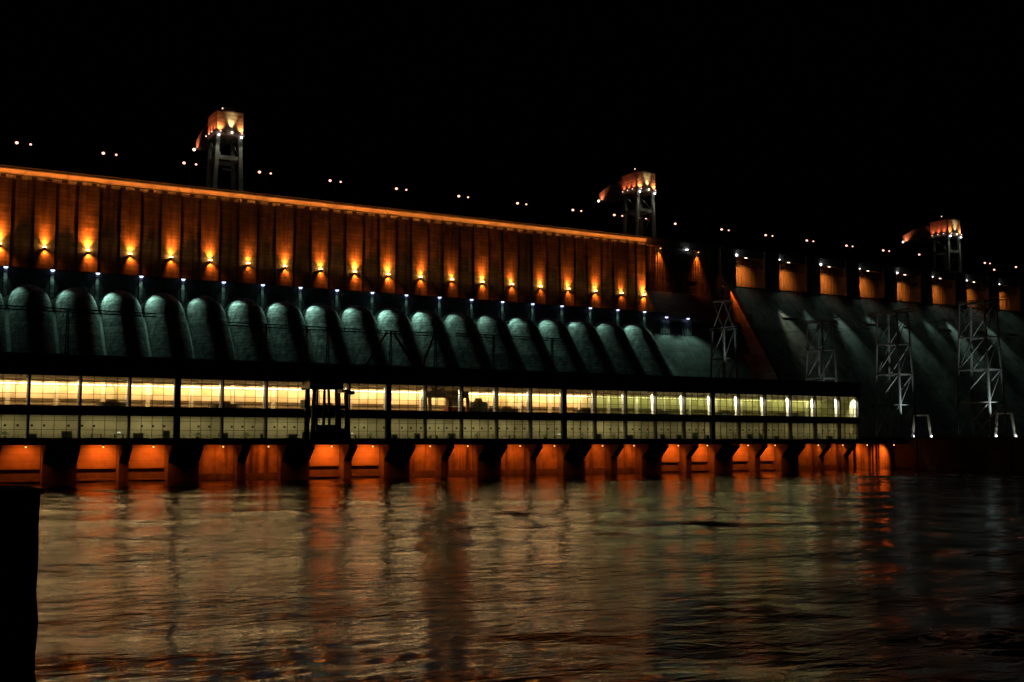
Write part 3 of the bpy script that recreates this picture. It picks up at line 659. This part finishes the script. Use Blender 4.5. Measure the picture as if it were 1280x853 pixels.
# quay wall right of the powerhouse
b = MB().prism([(38,-7),(38,9.2),(-.6,9.2),(-.6,-7)], 326.25, 342.4); b.build('quay_wall','gate_stained',ph)
BOX(315.8,326.2,-.62,.04,-6,9.2).build('quay_wall','gate_stained',ph)
for x in (322.5,331.4,334.6): MB().cyl((x,-1.2,-7),(x,-1.2,9.2),.35,.35,10).build('mooring_pile','pier',ph)
t = empty('quay_lamp', (338.5,-5.0,8.6), 'strong orange lamp under the deck lighting the end of the quay wall', 'lamp')
MB().cyl((338.5,-5,9.24),(338.5,-5,8.9),.12,.25,8).build('housing','steel',t); MB().ball((338.5,-5,8.75),.2,8,5).build('lens','L_draft',t)
light('SPOT', (338.5,-5.2,8.4), t, 6000, RED, (336,-.6,4.5), 96, .9, .25)
t = empty('quay_lamp', (324.5,-5.0,8.6), 'weaker orange lamp under the deck lighting the quay wall beside the last draft bay', 'lamp')
MB().cyl((324.5,-5,9.24),(324.5,-5,8.9),.12,.25,8).build('housing','steel',t); MB().ball((324.5,-5,8.75),.2,8,5).build('lens','L_draft',t)
light('SPOT', (324.5,-5.2,8.4), t, 2400, RED, (324,-.6,4.5), 140, .9, .25)

# ------------------------------------------------------------------ draft gate crane on the deck
t = empty('gate_crane', (115.5,-4,10.7), 'black gantry crane standing on the tailrace deck before the lit windows', 'crane')
BOX(109.8,119.4,-7,-.9+.0,24.4,29.4).build('machine_house','steel',t)
MB().prism([(-7,29.4),(-1,29.4),(-2,30.3),(-6,30.3)],110.4,118.8).build('house_roof','steel',t)
for xx in (111.0,114.0,117.3,120.2):
    for yy in (-7,-1.6): MB().bar((xx,yy,24.4),(xx+(.4 if xx > 115 else -.2),yy,12),.85 if xx in (111.0,120.2) else .6).build('leg','steel',t)
for yy in (-7,-1.6):
    BOX(110,121.6,yy-.5,yy+.5,10.72,12.6).build('bogie_beam','steel',t); BOX(110.6,120.6,yy-.25,yy+.25,19.0,19.9).build('cross_beam','steel',t)
BOX(119.4,121.6,-6.4,-2,23.6,24.4).build('service_arm','steel',t); BOX(121.3,123.4,-5.6,-3,23.1,24.1).build('arm_head','steel',t)
BOX(108.6,110.2,-6.2,-3,19.2,21.4).build('cab','steel',t)
BOX(112,119,-6.2,-2,12.6,14.6).build('hoist_drum_frame','steel',t); MB().cyl((116.5,-4,13.6),(122.3,-4,12.4),1.2,.9,14).build('hoist_drum','steel',t)
BOX(108.4,109.5,-4.5,-4,24.0,24.5).build('bumper','steel',t)

# ------------------------------------------------------------------ line portals on the powerhouse roof
def portal(xa, xb, cols, af, label, htop=45.6, y=35.0):
    t = empty('line_portal', ((xa+xb)/2,y,ZR), label, 'power line portal', 'steel line portals on the power station roof')
    b = MB()
    for dy in (-.5,.5):
        for dz in (0,.9): b.bar((xa,y+dy,htop-dz),(xb,y+dy,htop-dz),.2)
    n = int((xb-xa)/1.6)
    for i in range(n):
        x0, x1 = xa+(xb-xa)*i/n, xa+(xb-xa)*(i+1)/n
        b.bar((x0,y-.5,htop-(.9 if i%2 else 0)),(x1,y-.5,htop-(0 if i%2 else .9)),.1)
    b.build('lattice_beam','steel',t)
    for x in cols:
        c = MB().bar((x-.45,y,ZR),(x-.2,y,htop),.28); c.bar((x+.45,y,ZR),(x+.2,y,htop),.28)
        for i in range(7): z = ZR+(htop-ZR)*i/7; c.bar((x-.4,y,z),(x+.4,y,z+1.6),.1)
        c.build('column','steel',t)
    for x, dxx in af: MB().bar((x+dxx,y,ZR),(x,y,htop-.6),.55).build('strut','steel',t)
    for x in cols:
        for dxx in (-1.2,1.2): MB().cyl((x+dxx,y,htop-.9),(x+dxx,y,htop-2.6),.14,.14,6).build('insulator','grey_steel',t)
    return t
portal(30,78,(54,),(), 'black steel line portal on the roof, with one slender mast under a long beam', 47)
portal(93,118,(96,111),(), 'short black steel line portal on the roof, just left of the deck crane')
portal(121,149,(124,131),(), 'black steel line portal on the roof, just right of the deck crane')
portal(150,174,(152.5,168.5),((151,-9),(153.5,9.5),(168,-5.5)), 'black steel line portal on the roof with spread diagonal struts')
portal(176,222,(190.5,214),(), 'long black steel line portal on the roof near the last penstocks', 46)
wr = 0
for z in (0,):
    pass
def wire(pts, label, group, sag=3.0, r=.045):
    b = MB()
    for (p, q) in zip(pts[:-1], pts[1:]):
        p, q = Vector(p), Vector(q); prev = p
        for i in range(1,15):
            s = i/14; c = p.lerp(q,s); c.z -= sag*4*s*(1-s); b.bar(prev,c,2*r); prev = c
    o = b.build('power_line','wire'); tag(o, label, 'power line', group); return o
for i, x in enumerate((60,100,128,160,172,186,212)):
    wire([(x,35,45.2),(x+8,134.4,107.6)], 'thin conductor climbing from roof portals to dam crest, '+ORD[6-i]+' from the last penstock', 'conductors from the roof portals to the crest', 5)

# ------------------------------------------------------------------ lattice towers on the embankment
def tower(x, y, z0, label, lx=8.5, ly=13.0, top=60.5, lamps=True, hi=1.0):
    t = empty('lattice_tower', (x,y,z0), label, 'pylon', 'lattice towers of the power line')
    lev = [z0, z0+12.5, z0+24.5, z0+36.5, top]
    def cor(i, j, z): s = 1-.28*(z-z0)/(66-z0); return (x+i*lx/2*s, y+j*ly/2*s, z)
    for i in (-1,1):
        for j in (-1,1): MB().bar(cor(i,j,z0),cor(i,j,top),.55).build('leg','grey_steel',t)
    for k in range(1,len(lev)):
        z = lev[k]; h = MB()
        for j in (-1,1): h.bar(cor(-1,j,z),cor(1,j,z),.35)
        for i in (-1,1): h.bar(cor(i,-1,z),cor(i,1,z),.45)
        h.build('ring_beam','grey_steel',t)
        d = MB(); zb = lev[k-1]
        for i in (-1,1): d.bar(cor(i,1 if k%2 else 1,zb),cor(i,-1,z),.28)
        for j in (-1,1): d.bar(cor(-1,j,zb),cor(1,j,z),.22)
        if k == 1:
            for i in (-1,1): d.bar(cor(i,-1,zb),cor(i,0,zb+7),.28)
        d.build('diagonal_brace','grey_steel',t)
    ca = MB()
    for i in (-.45,.45):
        for dz in (0,1.1): ca.bar((x+i,y-ly*.95,top+dz),(x+i,y+ly*.95,top+dz),.24)
    for q in range(10): yy = y-ly*.95+q*ly*.19; ca.bar((x-.45,yy,top),(x-.45,yy+ly*.19,top+1.1),.12)
    ca.build('cross_arm','grey_steel',t)
    for j in (-.85,0,.85): MB().cyl((x,y+j*ly,top),(x,y+j*ly,top-3),.16,.16,6).build('insulator','grey_steel',t)
    if lamps:
        # floods at the foot shining up through the lattice
        for i in (-1,1):
            p = (x+i*2,y-1,z0+.6); BOX(p[0]-.3,p[0]+.3,p[1]-.3,p[1]+.3,z0+.02,z0+.5).build('floodlight','steel',t)
        BOX(x-7.3,x-6.7,y-14.3,y-13.7,z0+.02,z0+.8).build('floodlight','steel',t)
        light('SPOT', (x-7,y-14,z0+1.2), t, 36000*hi, (.85,1,.93), (x,y,z0+27), 34, 1, .2)
    return t
TW = [(315,62,31.5,'dark lattice tower beside the last penstock, behind the power station roof'),(354,46,11.7,'dark lattice tower behind the end of the power station roof'),
      (358,11,11.7,'floodlit lattice tower on the embankment nearest the power station end'),(361,-26,11.7,'floodlit lattice tower on the embankment, standing farthest out from the dam')]
for i, (x,y,z0,lb) in enumerate(TW):
    tower(x,y,z0,lb, 8.5 if i else 7, (9,11,13,14.5)[i], (56,60,60.5,61)[i], True, (.35,.6,1,1.2)[i])
BOX(309,322,55,69,20,31.45).build('substation_deck','deck',ph)
for a, b in zip(TW[:-1], TW[1:]):
    for j, jn in ((-.8,'river-side'),(0,'middle'),(.8,'dam-side')):
        wire([(a[0],a[1]+j*10,57),(b[0],b[1]+j*10,57.5)], jn+' conductor between the '+ORD[TW.index(a)]+' and '+ORD[TW.index(b)]+' lattice towers from the last penstock', 'conductors between the lattice towers', 2)
# small lit white portals at the feet of the two near towers
for x, y, lb in ((368,7,'small white lit portal frame at the foot of the tower nearest the power station'),(370,-29,'small white lit portal frame at the foot of the farthest-out tower')):
    t = empty('portal_frame', (x,y,11.6), lb, 'steel frame', 'small lit portal frames on the embankment')
    a, b = Vector((x-2.8,y+2.0,11.6)), Vector((x+2.4,y-2.4,11.6))
    for p in (a,b):
        tpp = p.lerp((a+b)/2,.28); tpp.z = 20.5
        MB().bar(p,tpp,.7).build('post','white',t)
        d = (Vector((0,CAM_Y,0))-p); d.z = 0; d.normalize(); lp = p+Vector((-.7,-.9,.5))
        MB().ball(lp,.32,8,5).build('floodlight','L_white',t)
        light('SPOT', lp+Vector((-.1,-.2,.2)), t, 700, WHITE, tpp, 50, 1, .1)
    p, q = a.lerp((a+b)/2,.28), b.lerp((a+b)/2,.28); p.z = q.z = 20.3
    MB().bar(p,q,.6).build('lintel','white',t)

# ------------------------------------------------------------------ foreground post on the near bank
t = empty('wooden_post', (.45,CAM_Y+4.5,8.4), 'dark weathered post standing on the near riverbank', 'post')
b = MB(); n = 14; px, py = .40, CAM_Y+4.5
rgp = random.Random(5); prev = None
for i in range(n+1):
    z = 8.4+(9.955-8.4)*i/n; jx = rgp.uniform(-.006,.006); wdt = .215+(.006 if z > 9.45 else 0)+.012*(1-i/n)
    b.v += [(px-.3,py-.2,z),(px+wdt+jx-.02,py-.2,z),(px+wdt+jx,py-.17,z),(px+wdt+jx,py+.2,z),(px-.3,py+.2,z)]
for i in range(n):
    for j in range(5): b.f.append((i*5+j,i*5+(j+1)%5,(i+1)*5+(j+1)%5,(i+1)*5+j))
b.f += [tuple(range(5))[::-1], tuple(n*5+j for j in range(5))]
b.build('shaft','wood',t); BOX(px-.31,px+.225,py-.21,py+.21,9.957,9.975).build('cap','wood',t)
